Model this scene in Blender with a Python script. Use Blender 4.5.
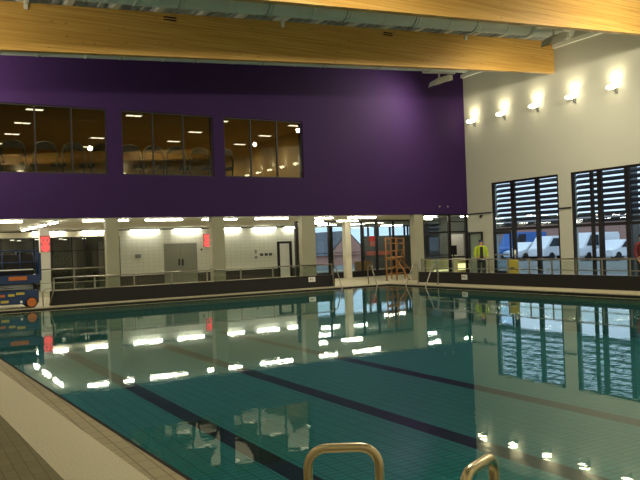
import bpy, bmesh, math, random
from mathutils import Vector, Matrix, Euler
random.seed(7)
scene = bpy.context.scene
for o in list(bpy.data.objects):
    bpy.data.objects.remove(o, do_unlink=True)
COL = scene.collection
PI = math.pi

# ------------------------------------------------------------ camera
CZ = 1.75
def make_camera():
    f, yaw, pitch, roll = 720.0, 0.5330697, 0.0082314, -0.0352085
    fw = Vector((math.sin(yaw)*math.cos(pitch), math.cos(yaw)*math.cos(pitch), math.sin(pitch)))
    r = Vector((math.cos(yaw), -math.sin(yaw), 0)); u = r.cross(fw)
    c, s = math.cos(roll), math.sin(roll)
    r2 = c*r + s*u; u2 = -s*r + c*u
    cam = bpy.data.cameras.new('camera')
    cam.sensor_width = 36; cam.lens = f/640*36; cam.clip_end = 500; cam.clip_start = .05
    o = bpy.data.objects.new('camera', cam); COL.objects.link(o)
    m = Matrix((r2, u2, -fw)).transposed().to_4x4()
    m.translation = (0, 0, CZ); o.matrix_world = m
    scene.camera = o
make_camera()

# ------------------------------------------------------------ world, exposure
w = bpy.data.worlds.new('overcast_sky'); scene.world = w; w.use_nodes = True
nt = w.node_tree; nt.nodes.clear()
wo = nt.nodes.new('ShaderNodeOutputWorld'); bg = nt.nodes.new('ShaderNodeBackground')
bg.inputs[0].default_value = (.80, .90, 1.0, 1); bg.inputs[1].default_value = 2.0
nt.links.new(bg.outputs[0], wo.inputs[0])
scene.view_settings.view_transform = 'Standard'
scene.view_settings.look = 'None'
scene.view_settings.gamma = 1
scene.view_settings.use_curve_mapping = False
scene.view_settings.exposure = -0.3
TUBE = 42.0        # fluorescent tube radiance
UPL = 72.0         # wall uplight watts
FLOOD = 1500.0      # high floodlight watts
GAL = 60.0          # gallery lamp radiance

# ------------------------------------------------------------ helpers
def srgb(r, g, b):
    def c(v):
        v /= 255.0
        return v/12.92 if v <= .04045 else ((v+.055)/1.055)**2.4
    return (c(r), c(g), c(b), 1)

def new_mat(name):
    m = bpy.data.materials.new(name); m.use_nodes = True
    nt = m.node_tree; nt.nodes.clear()
    return m, nt, nt.nodes.new('ShaderNodeOutputMaterial')

def mat(name, col, rough=.6, metal=0., var=.06, scale=3., bump=0., bscale=30., spec=.5, stretch=(1,1,1)):
    m, nt, out = new_mat(name)
    N, L = nt.nodes, nt.links
    b = N.new('ShaderNodeBsdfPrincipled'); L.new(b.outputs[0], out.inputs[0])
    tc = N.new('ShaderNodeTexCoord'); mp = N.new('ShaderNodeMapping'); mp.inputs['Scale'].default_value = stretch
    L.new(tc.outputs['Object'], mp.inputs[0])
    no = N.new('ShaderNodeTexNoise'); no.inputs['Scale'].default_value = scale; no.inputs['Detail'].default_value = 4
    L.new(mp.outputs[0], no.inputs[0])
    mx = N.new('ShaderNodeMix'); mx.data_type = 'RGBA'
    mx.inputs[6].default_value = [c*(1-var*2) for c in col[:3]]+[1]
    mx.inputs[7].default_value = [min(1, c*(1+var*2)) for c in col[:3]]+[1]
    L.new(no.outputs[0], mx.inputs[0]); L.new(mx.outputs[2], b.inputs['Base Color'])
    b.inputs['Roughness'].default_value = rough; b.inputs['Metallic'].default_value = metal
    b.inputs['Specular IOR Level'].default_value = spec
    if bump:
        n2 = N.new('ShaderNodeTexNoise'); n2.inputs['Scale'].default_value = bscale; L.new(mp.outputs[0], n2.inputs[0])
        bp = N.new('ShaderNodeBump'); bp.inputs['Strength'].default_value = bump; bp.inputs['Distance'].default_value = .02
        L.new(n2.outputs[0], bp.inputs['Height']); L.new(bp.outputs[0], b.inputs['Normal'])
    return m

def tile_mat(name, col, grout, w, h, mortar=.004, rough=.4, axis='XY', var=.08, spec=.5):
    m, nt, out = new_mat(name)
    N, L = nt.nodes, nt.links
    b = N.new('ShaderNodeBsdfPrincipled'); L.new(b.outputs[0], out.inputs[0])
    tc = N.new('ShaderNodeTexCoord'); sp = N.new('ShaderNodeSeparateXYZ'); cb = N.new('ShaderNodeCombineXYZ')
    L.new(tc.outputs['Object'], sp.inputs[0])
    L.new(sp.outputs['XYZ'.index(axis[0])], cb.inputs[0]); L.new(sp.outputs['XYZ'.index(axis[1])], cb.inputs[1])
    br = N.new('ShaderNodeTexBrick'); br.offset = 0
    br.inputs['Scale'].default_value = 1; br.inputs['Brick Width'].default_value = w; br.inputs['Row Height'].default_value = h
    br.inputs['Mortar Size'].default_value = mortar; br.inputs['Mortar Smooth'].default_value = .3
    br.inputs['Color1'].default_value = [c*(1-var) for c in col[:3]]+[1]
    br.inputs['Color2'].default_value = [c*(1+var) for c in col[:3]]+[1]
    br.inputs['Mortar'].default_value = grout
    L.new(cb.outputs[0], br.inputs['Vector']); L.new(br.outputs[0], b.inputs['Base Color'])
    b.inputs['Roughness'].default_value = rough; b.inputs['Specular IOR Level'].default_value = spec
    return m

def wood_mat(name, c1, c2):
    m, nt, out = new_mat(name)
    N, L = nt.nodes, nt.links
    b = N.new('ShaderNodeBsdfPrincipled'); L.new(b.outputs[0], out.inputs[0])
    tc = N.new('ShaderNodeTexCoord')
    mp = N.new('ShaderNodeMapping'); mp.inputs['Scale'].default_value = (.35, 2, 22); mp.inputs['Rotation'].default_value = (0, .0625, 0)
    L.new(tc.outputs['Object'], mp.inputs[0])
    no = N.new('ShaderNodeTexNoise'); no.inputs['Scale'].default_value = 1.0; no.inputs['Detail'].default_value = 5
    L.new(mp.outputs[0], no.inputs[0])
    cr = N.new('ShaderNodeValToRGB'); cr.color_ramp.elements[0].color = c1; cr.color_ramp.elements[1].color = c2
    cr.color_ramp.elements[0].position = .35; cr.color_ramp.elements[1].position = .65
    L.new(no.outputs[0], cr.inputs[0])
    # knots: small dark flecks
    m2 = N.new('ShaderNodeMapping'); m2.inputs['Scale'].default_value = (2.2, 3, 5); L.new(tc.outputs['Object'], m2.inputs[0])
    vo = N.new('ShaderNodeTexVoronoi'); vo.inputs['Scale'].default_value = 1.0; L.new(m2.outputs[0], vo.inputs[0])
    c2r = N.new('ShaderNodeValToRGB'); c2r.color_ramp.elements[0].color = (.45, .4, .35, 1); c2r.color_ramp.elements[1].color = (1, 1, 1, 1)
    c2r.color_ramp.elements[0].position = .04; c2r.color_ramp.elements[1].position = .12
    L.new(vo.outputs[0], c2r.inputs[0])
    mu = N.new('ShaderNodeMix'); mu.data_type = 'RGBA'; mu.blend_type = 'MULTIPLY'; mu.inputs[0].default_value = 1
    L.new(cr.outputs[0], mu.inputs[6]); L.new(c2r.outputs[0], mu.inputs[7]); L.new(mu.outputs[2], b.inputs['Base Color'])
    b.inputs['Roughness'].default_value = .45
    return m

def emit_mat(name, col, s):
    m, nt, out = new_mat(name)
    e = nt.nodes.new('ShaderNodeEmission'); e.inputs[0].default_value = col; e.inputs[1].default_value = s
    nt.links.new(e.outputs[0], out.inputs[0]); return m

def thin_fresnel(N, L, ior):
    """the same reflectance from both sides of a thin sheet"""
    fr = N.new('ShaderNodeFresnel'); ge = N.new('ShaderNodeNewGeometry'); mr = N.new('ShaderNodeMapRange')
    L.new(ge.outputs['Backfacing'], mr.inputs['Value'])
    mr.inputs['To Min'].default_value = ior; mr.inputs['To Max'].default_value = 1/ior
    L.new(mr.outputs[0], fr.inputs[0]); return fr

def glass_mat(name, tint=(.9, .95, .95, 1), ior=1.5, rough=.0):
    m, nt, out = new_mat(name)
    N, L = nt.nodes, nt.links
    t = N.new('ShaderNodeBsdfTransparent'); t.inputs[0].default_value = tint
    g = N.new('ShaderNodeBsdfGlossy'); g.inputs['Roughness'].default_value = rough
    fr = thin_fresnel(N, L, ior)
    mx = N.new('ShaderNodeMixShader')
    L.new(fr.outputs[0], mx.inputs[0]); L.new(t.outputs[0], mx.inputs[1]); L.new(g.outputs[0], mx.inputs[2])
    L.new(mx.outputs[0], out.inputs[0]); return m

def water_mat():
    m, nt, out = new_mat('pool_water')
    N, L = nt.nodes, nt.links
    tc = N.new('ShaderNodeTexCoord')
    mp = N.new('ShaderNodeMapping'); mp.inputs['Scale'].default_value = (1, 1, 1); L.new(tc.outputs['Object'], mp.inputs[0])
    n1 = N.new('ShaderNodeTexNoise'); n1.inputs['Scale'].default_value = 5.5; n1.inputs['Detail'].default_value = 2
    L.new(mp.outputs[0], n1.inputs[0])
    bp = N.new('ShaderNodeBump'); bp.inputs['Strength'].default_value = .03; bp.inputs['Distance'].default_value = .02
    L.new(n1.outputs[0], bp.inputs['Height'])
    t = N.new('ShaderNodeBsdfTransparent'); t.inputs[0].default_value = (.50, .75, .76, 1)
    g = N.new('ShaderNodeBsdfGlossy'); g.inputs['Roughness'].default_value = .015; g.inputs[0].default_value = (.95, 1, .97, 1)
    L.new(bp.outputs[0], g.inputs['Normal'])
    fr = thin_fresnel(N, L, 1.33)
    mx = N.new('ShaderNodeMixShader')
    L.new(fr.outputs[0], mx.inputs[0]); L.new(t.outputs[0], mx.inputs[1]); L.new(g.outputs[0], mx.inputs[2])
    L.new(mx.outputs[0], out.inputs[0]); return m

M = {}
M['purple'] = mat('purple_paint', srgb(48, 24, 72), .7, var=.04, scale=.6, spec=.2)
M['white_wall'] = mat('white_wall_paint', srgb(184, 184, 170), .75, var=.025, scale=.7)
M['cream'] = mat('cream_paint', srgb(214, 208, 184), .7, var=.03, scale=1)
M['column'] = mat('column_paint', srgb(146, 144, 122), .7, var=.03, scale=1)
M['floodgrey'] = mat('floodlight_grey', srgb(196, 196, 188), .4, var=.03)
M['soffit'] = mat('soffit_white', srgb(214, 212, 196), .8, var=.02)
M['roof'] = mat('roof_deck_white', srgb(196, 204, 200), .6, var=.04)
M['duct'] = mat('galvanised_duct', srgb(206, 214, 208), .45, .1, var=.06, scale=2)
M['wood'] = wood_mat('glulam_timber', srgb(184, 138, 62), srgb(212, 170, 92))
M['dark'] = mat('dark_cladding', srgb(14, 11, 10), .75, var=.1)
M['darktile'] = tile_mat('dark_skirting_tile', srgb(58, 52, 50), srgb(92, 88, 84), .2, .2, .006, axis='XZ')
M['walltile'] = tile_mat('white_wall_tile', srgb(212, 216, 204), srgb(176, 180, 170), .3, .2, .006, .3, axis='XZ', var=.02)
M['pooltile'] = tile_mat('pool_floor_tile', srgb(72, 148, 150), srgb(44, 100, 104), .25, .125, .010, .5, axis='XY', var=.05)
M['poolside'] = tile_mat('pool_side_tile', srgb(66, 140, 136), srgb(40, 96, 96), .25, .125, .008, .5, axis='XZ', var=.05)
M['lane'] = mat('lane_line_tile', srgb(18, 20, 38), .5, var=.1, scale=8)
M['copetile'] = tile_mat('coping_tile', srgb(172, 164, 134), srgb(120, 112, 90), .12, .25, .006, .6, var=.06)
M['decktile'] = tile_mat('deck_tile_tan', srgb(134, 128, 100), srgb(100, 94, 74), .1, .2, .004, .65, var=.06)
M['speckle'] = mat('speckled_deck_strip', srgb(218, 214, 192), .75, var=.12, scale=45, bump=.3, bscale=60)
M['deckfar'] = mat('deck_beige', srgb(176, 168, 138), .55, var=.07, scale=2)
M['frame'] = mat('window_frame_dark', srgb(28, 24, 26), .4, .3, var=.05)
M['brownframe'] = mat('window_frame_brown', srgb(26, 20, 20), .5, .1, var=.05)
M['steel'] = mat('brushed_steel', srgb(160, 156, 144), .3, 1., var=.05, scale=20)
M['grabsteel'] = mat('polished_grab_rail_steel', srgb(232, 218, 186), .28, 1., var=.06, scale=14)
M['whitemetal'] = mat('white_enamel', srgb(222, 222, 214), .45, var=.02)
M['greymetal'] = mat('grey_metal', srgb(140, 142, 140), .45, .4, var=.05)
M['blackp'] = mat('black_plastic', srgb(18, 17, 17), .4, var=.05)
M['rubber'] = mat('rubber', srgb(24, 24, 25), .8, var=.05)
M['greydoor'] = mat('grey_door_paint', srgb(132, 136, 124), .5, var=.03)
M['galwall'] = mat('gallery_olive_paint', srgb(186, 150, 82), .8, var=.05, scale=.8)
M['galfloor'] = mat('gallery_floor', srgb(120, 112, 92), .6, var=.05)
M['blue'] = mat('blue_paint', srgb(16, 46, 88), .4, var=.06)
M['orange'] = mat('orange_paint', srgb(180, 98, 34), .5, var=.06)
M['scaf'] = mat('orange_scaffold_paint', srgb(146, 98, 42), .5, var=.08, scale=6)
M['board'] = mat('scaffold_board', srgb(170, 126, 66), .7, var=.12, scale=6)
M['yellow'] = mat('yellow_label', srgb(186, 166, 62), .5, var=.05)
M['hivis'] = mat('hi_vis_yellow', srgb(168, 188, 36), .7, var=.05)
M['navy'] = mat('dark_clothing', srgb(26, 26, 34), .8, var=.1)
M['maroon'] = mat('dark_red_cloth', srgb(96, 30, 36), .8, var=.1)
M['skin'] = mat('skin', srgb(196, 146, 116), .6, var=.04)
M['hair'] = mat('dark_hair', srgb(34, 26, 22), .7, var=.1)
M['cap'] = mat('blue_knit_cap', srgb(44, 52, 96), .8, var=.1)
M['asphalt'] = mat('asphalt', srgb(120, 120, 118), .9, var=.1, scale=1)
M['brick'] = tile_mat('red_brick', srgb(168, 116, 102), srgb(170, 160, 150), .22, .075, .01, .8, axis='YZ')
M['brickx'] = tile_mat('red_brick_gable', srgb(206, 132, 110), srgb(190, 170, 160), .22, .075, .01, .8, axis='XZ')
M['roofslate'] = mat('roof_slate', srgb(96, 92, 96), .7, var=.08)
M['carwhite'] = mat('vehicle_white', srgb(226, 230, 234), .25, var=.01)
M['carblue'] = mat('vehicle_blue', srgb(62, 110, 180), .3, var=.02)
M['carglass'] = mat('vehicle_glass', srgb(40, 50, 60), .1, var=.05)
M['signwhite'] = mat('sign_white', srgb(220, 220, 212), .5, var=.02)
M['print'] = mat('sign_dark_print', srgb(60, 60, 60), .6, var=.02)
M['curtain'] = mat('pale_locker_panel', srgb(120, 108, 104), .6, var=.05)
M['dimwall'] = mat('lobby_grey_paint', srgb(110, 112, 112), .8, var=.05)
M['red'] = mat('red_poster', srgb(230, 50, 36), .6, var=.05)
M['salmon'] = mat('salmon_board', srgb(214, 120, 104), .6, var=.05)
M['desk'] = mat('pale_desk', srgb(214, 206, 150), .5, var=.03)
M['tube'] = emit_mat('fluorescent_tube', (1, .93, .76, 1), TUBE)
M['galtube'] = emit_mat('gallery_tube', (1, .88, .66, 1), 3.2)
M['lens'] = emit_mat('uplight_lens', (1, .88, .58, 1), 22)
M['floodlens'] = emit_mat('floodlight_lens', (1, .88, .6, 1), 1.2)
M['led'] = emit_mat('red_led', (1, .09, .08, 1), 2.2)
M['ledback'] = emit_mat('led_glow_face', (1, .3, .22, 1), .5)
M['deskglow'] = emit_mat('desk_strip_lamp', (1, .93, .45, 1), 1.8)
M['glass'] = glass_mat('clear_glass', (.88, .93, .93, 1))
M['galglass'] = glass_mat('gallery_glass', (.80, .80, .74, 1), 1.6)
M['winglass'] = glass_mat('window_glass', (.82, .9, .96, 1))
M['balglass'] = glass_mat('balustrade_glass', (.88, .91, .88, 1), 1.35)
M['darkglass'] = mat('dark_glazed_panel', srgb(26, 22, 18), .15, var=.03)
M['water'] = water_mat()

def bm_box(bm, x0, x1, y0, y1, z0, z1, mi=0):
    v = [bm.verts.new(p) for p in ((x0,y0,z0),(x1,y0,z0),(x1,y1,z0),(x0,y1,z0),(x0,y0,z1),(x1,y0,z1),(x1,y1,z1),(x0,y1,z1))]
    for f in ((0,3,2,1),(4,5,6,7),(0,1,5,4),(1,2,6,5),(2,3,7,6),(3,0,4,7)):
        bm.faces.new([v[i] for i in f]).material_index = mi
    return v

def bm_prism(bm, pts, a, b, axis='Y', mi=0):
    """closed outline pts (2d) extruded from a to b along axis"""
    def P(p, t):
        return {'Y': (p[0], t, p[1]), 'X': (t, p[0], p[1]), 'Z': (p[0], p[1], t)}[axis]
    A = [bm.verts.new(P(p, a)) for p in pts]; B = [bm.verts.new(P(p, b)) for p in pts]
    n = len(pts)
    fs = [bm.faces.new(A), bm.faces.new(B[::-1])]
    for i in range(n):
        fs.append(bm.faces.new((A[i], B[i], B[(i+1) % n], A[(i+1) % n])))
    for f in fs: f.material_index = mi
    bmesh.ops.recalc_face_normals(bm, faces=fs)

def bm_tube(bm, pts, r, seg=10, closed=False, mi=0, cap=True):
    pts = [Vector(p) for p in pts]; n = len(pts); rings = []
    rr = r if isinstance(r, (list, tuple)) else [r]*n
    up = None
    for i, p in enumerate(pts):
        if closed: d = (pts[(i+1) % n]-pts[i-1])
        else: d = pts[min(i+1, n-1)]-pts[max(i-1, 0)]
        d.normalize()
        if up is None:
            up = Vector((0, 0, 1)) if abs(d.z) < .9 else Vector((1, 0, 0))
        s = d.cross(up); s.normalize(); up = s.cross(d); up.normalize()
        rings.append([bm.verts.new(p + rr[i]*(math.cos(2*PI*k/seg)*s + math.sin(2*PI*k/seg)*up)) for k in range(seg)])
    m = n if closed else n-1
    for i in range(m):
        a, b = rings[i], rings[(i+1) % n]
        for k in range(seg):
            f = bm.faces.new((a[k], a[(k+1) % seg], b[(k+1) % seg], b[k])); f.smooth = True; f.material_index = mi
    if cap and not closed:
        bm.faces.new(rings[0][::-1]).material_index = mi; bm.faces.new(rings[-1]).material_index = mi

def bm_ell(bm, c, s, u=14, v=9, rot=None, mi=0):
    mtx = Matrix.Translation(c) @ (rot.to_matrix().to_4x4() if rot else Matrix.Identity(4)) @ Matrix.Diagonal((s[0], s[1], s[2], 1))
    g = bmesh.ops.create_uvsphere(bm, u_segments=u, v_segments=v, radius=1, matrix=mtx)
    for ve in g['verts']:
        for f in ve.link_faces: f.smooth = True; f.material_index = mi

def bm_cyl(bm, a, b, r, seg=14, mi=0): bm_tube(bm, [a, b], r, seg, mi=mi)

def obj(name, bm, material, parent=None, loc=None, rot=None, bevel=0):
    if bevel:
        es = [e for e in bm.edges if len(e.link_faces) == 2]
        bmesh.ops.bevel(bm, geom=es, offset=bevel, segments=2, affect='EDGES', clamp_overlap=True)
    me = bpy.data.meshes.new(name); bm.normal_update(); bm.to_mesh(me); bm.free()
    for m in (material if isinstance(material, (list, tuple)) else [material]):
        me.materials.append(M[m] if isinstance(m, str) else m)
    o = bpy.data.objects.new(name, me); COL.objects.link(o)
    if parent: o.parent = parent
    if loc: o.location = loc
    if rot: o.rotation_euler = rot
    return o

def boxobj(name, b, material, parent=None, bevel=0):
    bm = bmesh.new(); bm_box(bm, *b); return obj(name, bm, material, parent, bevel=bevel)

def boxes(name, bs, material, parent=None, bevel=0):
    bm = bmesh.new()
    for b in bs: bm_box(bm, *b)
    return obj(name, bm, material, parent, bevel=bevel)

def tag(o, label, cat, group=None, kind=None):
    if label: o['label'] = label
    if cat: o['category'] = cat
    if group: o['group'] = group
    if kind: o['kind'] = kind
    return o

def empty(name, loc=(0, 0, 0), rz=0, label=None, cat=None, group=None):
    o = bpy.data.objects.new(name, None); o.empty_display_size = .2
    COL.objects.link(o); o.location = loc; o.rotation_euler = (0, 0, rz)
    return tag(o, label, cat, group)

def struct(o): o['kind'] = 'structure'; return o

def kids(o): return [c for c in bpy.data.objects if c.parent == o]
def copy_tree(o, loc=None, rz=None, label=None, parent=None):
    c = o.copy(); COL.objects.link(c)
    if parent: c.parent = parent
    if loc is not None: c.location = loc
    if rz is not None: c.rotation_euler = (0, 0, rz)
    if label: c['label'] = label
    for k in kids(o): copy_tree(k, parent=c)
    return c

# ------------------------------------------------------------ dimensions
PX0, PX1, PY0, PY1 = 1.78, 18.62, .4, 25.72      # pool
WL = -.07                                        # water level
PW = 26.6                                        # purple wall face
RX = 24.12                                        # white wall face
LX, NY = -2.4, -1.6                              # left wall, near wall
BY = 38.0                                        # recess back wall
CH = 3.06                                        # recess ceiling
def zr(x): return 8.5 + .0628*x                  # roof beams' top

# ------------------------------------------------------------ floor and pool
def ex(y): return 2.11-.045*y                    # left pool edge, very slightly askew to the hall
Y9 = PY1+.9
def quad(bm, a, b, y0, y1, z0, z1, mi=0):
    f = (lambda t, y: t(y) if callable(t) else t)
    bm_prism(bm, [(f(a, y0), y0), (f(b, y0), y0), (f(b, y1), y1), (f(a, y1), y1)], z0, z1, 'Z', mi)
bm = bmesh.new()
quad(bm, LX, lambda y: ex(y)-.76, NY, Y9, -.3, 0, 0)
quad(bm, lambda y: ex(y)-.76, lambda y: ex(y)-.22, NY, Y9, -.3, 0, 1)
quad(bm, lambda y: ex(y)-.22, ex, NY, Y9, -.3, 0, 2)
quad(bm, ex, PX1+.35, NY, PY0, -.3, 0, 2)
quad(bm, ex, PX1+.35, PY1, PY1+.35, -.3, 0, 2)
quad(bm, PX1, PX1+.35, PY0, PY1, -.3, 0, 2)
quad(bm, PX1+.35, RX, NY, Y9, -.3, 0, 3)
quad(bm, ex, PX1+.35, PY1+.35, Y9, -.3, 0, 3)
LOB = [(LX, Y9), (RX, Y9), (RX, PW+.4), (26.15, PW+.4), (26.15, 31), (33.7, 36), (33.7, 42.2), (33.7, 44), (LX, 44)]
bm_prism(bm, LOB, -.3, 0, 'Z', 3)
struct(obj('floor', bm, ['decktile', 'speckle', 'copetile', 'deckfar']))
PD = -1.25
bm = bmesh.new()
xs = [ex, 4.30, 4.66, 7.12, 7.50, 9.95, 10.33, PX1]
for i in range(len(xs)-1):
    quad(bm, xs[i], xs[i+1], PY0, PY1-1.2, PD-.1, PD, i % 2); quad(bm, xs[i], xs[i+1], PY1-1.2, PY1, PD-.1, PD, 0)
struct(obj('floor_pool_basin', bm, ['pooltile', 'lane']))
T = .12
bm = bmesh.new()
quad(bm, lambda y: ex(y)-T, ex, PY0-T, PY1+T, PD-.1, -.3); bm_box(bm, PX1, PX1+T, PY0-T, PY1+T, PD-.1, -.3)
quad(bm, ex, PX1, PY0-T, PY0, PD-.1, -.3); quad(bm, ex, PX1, PY1, PY1+T, PD-.1, -.3)
struct(obj('wall_pool_basin', bm, 'poolside'))
bm = bmesh.new()
v = [bm.verts.new(p) for p in ((ex(PY0), PY0, WL), (PX1, PY0, WL), (PX1, PY1, WL), (ex(PY1), PY1, WL))]; bm.faces.new(v)
o = obj('pool_water', bm, 'water'); tag(o, 'still green-blue water filling the swimming pool', 'water'); o['kind'] = 'stuff'
# black gutter line just under the pool edge
bm = bmesh.new()
quad(bm, ex, lambda y: ex(y)+.045, PY0, PY1, -.16, -.004); bm_box(bm, ex(PY1)+.03, PX1-.03, PY1-.03, PY1, -.16, -.03)
bm_box(bm, PX1-.03, PX1, PY0, PY1, -.16, -.03); bm_box(bm, ex(PY0)+.03, PX1-.03, PY0, PY0+.03, -.16, -.03)
struct(obj('trim_1', bm, 'dark'))

# ------------------------------------------------------------ purple wall with three gallery windows
WZ0, WZ1 = 4.64, 7.05
WINX = [(3.08, 6.80), (7.33, 10.96), (11.42, 15.03)]
bm = bmesh.new()
bm_box(bm, LX, RX, PW, PW+.4, CH, WZ0)
edges = [LX] + [e for a in WINX for e in a] + [RX]
for i in range(0, len(edges), 2): bm_box(bm, edges[i], edges[i+1], PW, PW+.4, WZ0, WZ1)
bm_prism(bm, [(LX, WZ1), (RX, WZ1), (RX, zr(RX)+.13), (LX, zr(LX)+.13)], PW, PW+.4)
struct(obj('wall_far', bm, 'purple'))
for i, (a, b) in enumerate(WINX):
    e = empty('window_%d' % (i+1)); struct(e)
    t = .05
    fr = [(a, b, PW+.08, PW+.18, WZ0, WZ0+t), (a, b, PW+.08, PW+.18, WZ1-t, WZ1), (a, a+t, PW+.08, PW+.18, WZ0+t, WZ1-t), (b-t, b, PW+.08, PW+.18, WZ0+t, WZ1-t)]
    pw = (b-a)/3
    for k in (1, 2): fr.append((a+k*pw-.025, a+k*pw+.025, PW+.08, PW+.18, WZ0+t, WZ1-t))
    boxes('window_frame', fr, 'brownframe', e)
    for k in range(3):
        l = a+k*pw+(t if k == 0 else .025); r = a+(k+1)*pw-(t if k == 2 else .025)
        boxobj('window_pane', (l, r, PW+.12, PW+.14, WZ0+t, WZ1-t), 'galglass', e)

# ------------------------------------------------------------ white wall with tall louvred windows
W1 = (20.98, 24.93); W2 = (16.75, 20.32); WT = 4.42
bm = bmesh.new()
X2 = RX+.35
bm_box(bm, RX, X2, W1[1], PW, 0, WT); bm_box(bm, RX, X2, W2[1], W1[0], 0, WT); bm_box(bm, RX, X2, NY, W2[0], 0, WT)
bm_prism(bm, [(RX, WT), (X2, WT), (X2, zr(X2)+.13), (RX, zr(RX)+.13)], NY, PW)
bm_box(bm, RX, X2, PW, PW+.4, 3.06, zr(RX))
struct(obj('wall_right', bm, 'white_wall'))
bm = bmesh.new()
bm_prism(bm, [(LX-.3, 0), (LX, 0), (LX, zr(LX)+.13), (LX-.3, zr(LX-.3)+.13)], NY, PW+.4)
bm_box(bm, LX-.3, LX, PW+.4, 44, 0, 8)
struct(obj('wall_left', bm, 'cream'))
bm = bmesh.new()
bm_prism(bm, [(LX-.3, -.3), (X2, -.3), (X2, zr(X2)+.13), (LX-.3, zr(LX-.3)+.13)], NY-.3, NY)
struct(obj('wall_near', bm, 'cream'))
# white trim along the top of the white wall
bm = bmesh.new(); bm_prism(bm, [(RX-.14, 9.70), (RX-.001, 9.70), (RX-.001, 9.86), (RX-.14, 9.86)], NY, 15.2); bm_prism(bm, [(RX-.14, 9.70), (RX-.001, 9.70), (RX-.001, 9.86), (RX-.14, 9.86)], 21.2, PW-.001)
bm_prism(bm, [(RX-.14, 9.70), (RX-.001, 9.70), (RX-.001, 9.86), (RX-.14, 9.86)], 15.6, 20.9)
struct(obj('trim_2', bm, 'whitemetal'))
# thin dark cable tray across the piers at door-head height
boxes('trim_3', [(RX-.05, RX-.002, W1[1]+.01, PW-.01, 3.0, 3.06), (RX-.05, RX-.002, W2[1]+.01, W1[0]-.01, 2.94, 3.0)], 'frame')['kind'] = 'structure'

def tall_window(n, y0, y1, mull, door=None):
    e = empty('window_%d' % n); struct(e)
    x0, x1 = RX+.02, RX+.14; t = .09; TR = 2.22
    fr = [(x0, x1, y0, y0+t, 0, WT), (x0, x1, y1-t, y1, 0, WT), (x0, x1, y0+t, y1-t, WT-t, WT), (x0, x1, y0+t, y1-t, 0, .1), (x0+.002, x1-.002, y0+t, y1-t, TR-.07, TR+.05)]
    for m, wd in mull: fr.append((x0+.004, x1-.004, m-wd/2, m+wd/2, .1, WT-t))
    boxes('window_frame', fr, 'frame', e)
    ys = [y0+t] + [q for m, wd in sorted(mull) for q in (m-wd/2, m+wd/2)] + [y1-t]
    for i in range(0, len(ys), 2):
        boxobj('window_pane', (x0+.05, x0+.06, ys[i], ys[i+1], .1, WT-t), 'winglass', e)
    bm = bmesh.new(); z = 2.42
    while z < WT-.1:
        bm_prism(bm, [(X2-.10, z-.078), (X2-.06, z-.093), (X2+.09, z+.063), (X2+.05, z+.078)], y0+.01, y1-.01)
        z += .229
    obj('louvre', bm, 'blackp', e)
    return e
e4 = tall_window(4, W1[0], W1[1], [(22.2, .2), (23.64, .22)])
e5 = tall_window(5, W2[0], W2[1], [(19.35, .12), (18.96, .2), (17.70, .18)])
# door leaf inside window 4's first bay
d = empty('door_1'); struct(d)
boxes('door_frame', [(RX-.04, RX+.02, 23.77, 23.85, .02, 2.14), (RX-.04, RX+.02, 24.74, 24.82, .02, 2.14), (RX-.04, RX+.02, 23.85, 24.74, 2.0, 2.14), (RX-.04, RX+.02, 23.85, 24.74, .02, .3)], 'frame', d)
boxobj('door_pane', (RX-.02, RX-.01, 23.85, 24.74, .3, 2.0), 'winglass', d)
boxobj('push_bar', (RX-.1, RX-.05, 23.85, 24.74, 1.02, 1.08), 'steel', d)

# ------------------------------------------------------------ roof deck
bm = bmesh.new()
x = LX-.3; pts = []
while x < X2:
    for dx, dz in ((0, 0), (.12, 0), (.16, .08), (.28, .08)):
        if x+dx < X2: pts.append((x+dx, zr(x+dx)+.14+dz))
    x += .32
pts += [(X2, zr(X2)+.35), (LX-.3, zr(LX-.3)+.35)]
bm_prism(bm, pts, NY-.3, PW+.4)
struct(obj('ceiling', bm, 'roof'))

# ------------------------------------------------------------ glulam beams
BD = 1.32
BYS = [(20.94, 'deep glulam timber beam nearest the purple wall'), (15.34, 'deep glulam timber beam crossing the top edge of the photo'),
       (9.7, 'glulam timber beam overhead, second from the camera end'), (4.1, 'glulam timber beam nearest overhead of the camera')]
for y, lab in BYS:
    bm = bmesh.new()
    bm_prism(bm, [(LX+.01, zr(LX)-BD), (RX-.01, zr(RX)-BD), (RX-.01, zr(RX)), (LX+.01, zr(LX))], y, y+.22)
    tag(obj('glulam_beam', bm, 'wood'), lab, 'beam', 'glulam roof beams')
# white purlins resting on the beams
px = [3.15, 4.4, 5.7, 7.0, 8.4, 9.7, 11.1, 12.5, 13.95, 15.4, 16.8, 18.2, 19.6, 21.0, 22.4]
names = ['leftmost', 'second', 'third', 'fourth', 'fifth', 'sixth', 'seventh', 'eighth', 'ninth', 'tenth', 'eleventh', 'twelfth', 'thirteenth', 'fourteenth', 'fifteenth']
for i, x in enumerate(px):
    bm = bmesh.new(); z = zr(x)
    bm_prism(bm, [(x-.09, z-.002), (x+.09, z+.009), (x+.09, z+.13), (x-.09, z+.12)], 9.5, PW-.01)
    tag(obj('roof_purlin', bm, 'whitemetal'), 'slim white purlin on top of the timber beams, %s from the left' % names[i], 'purlin', 'white roof purlins')
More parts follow.
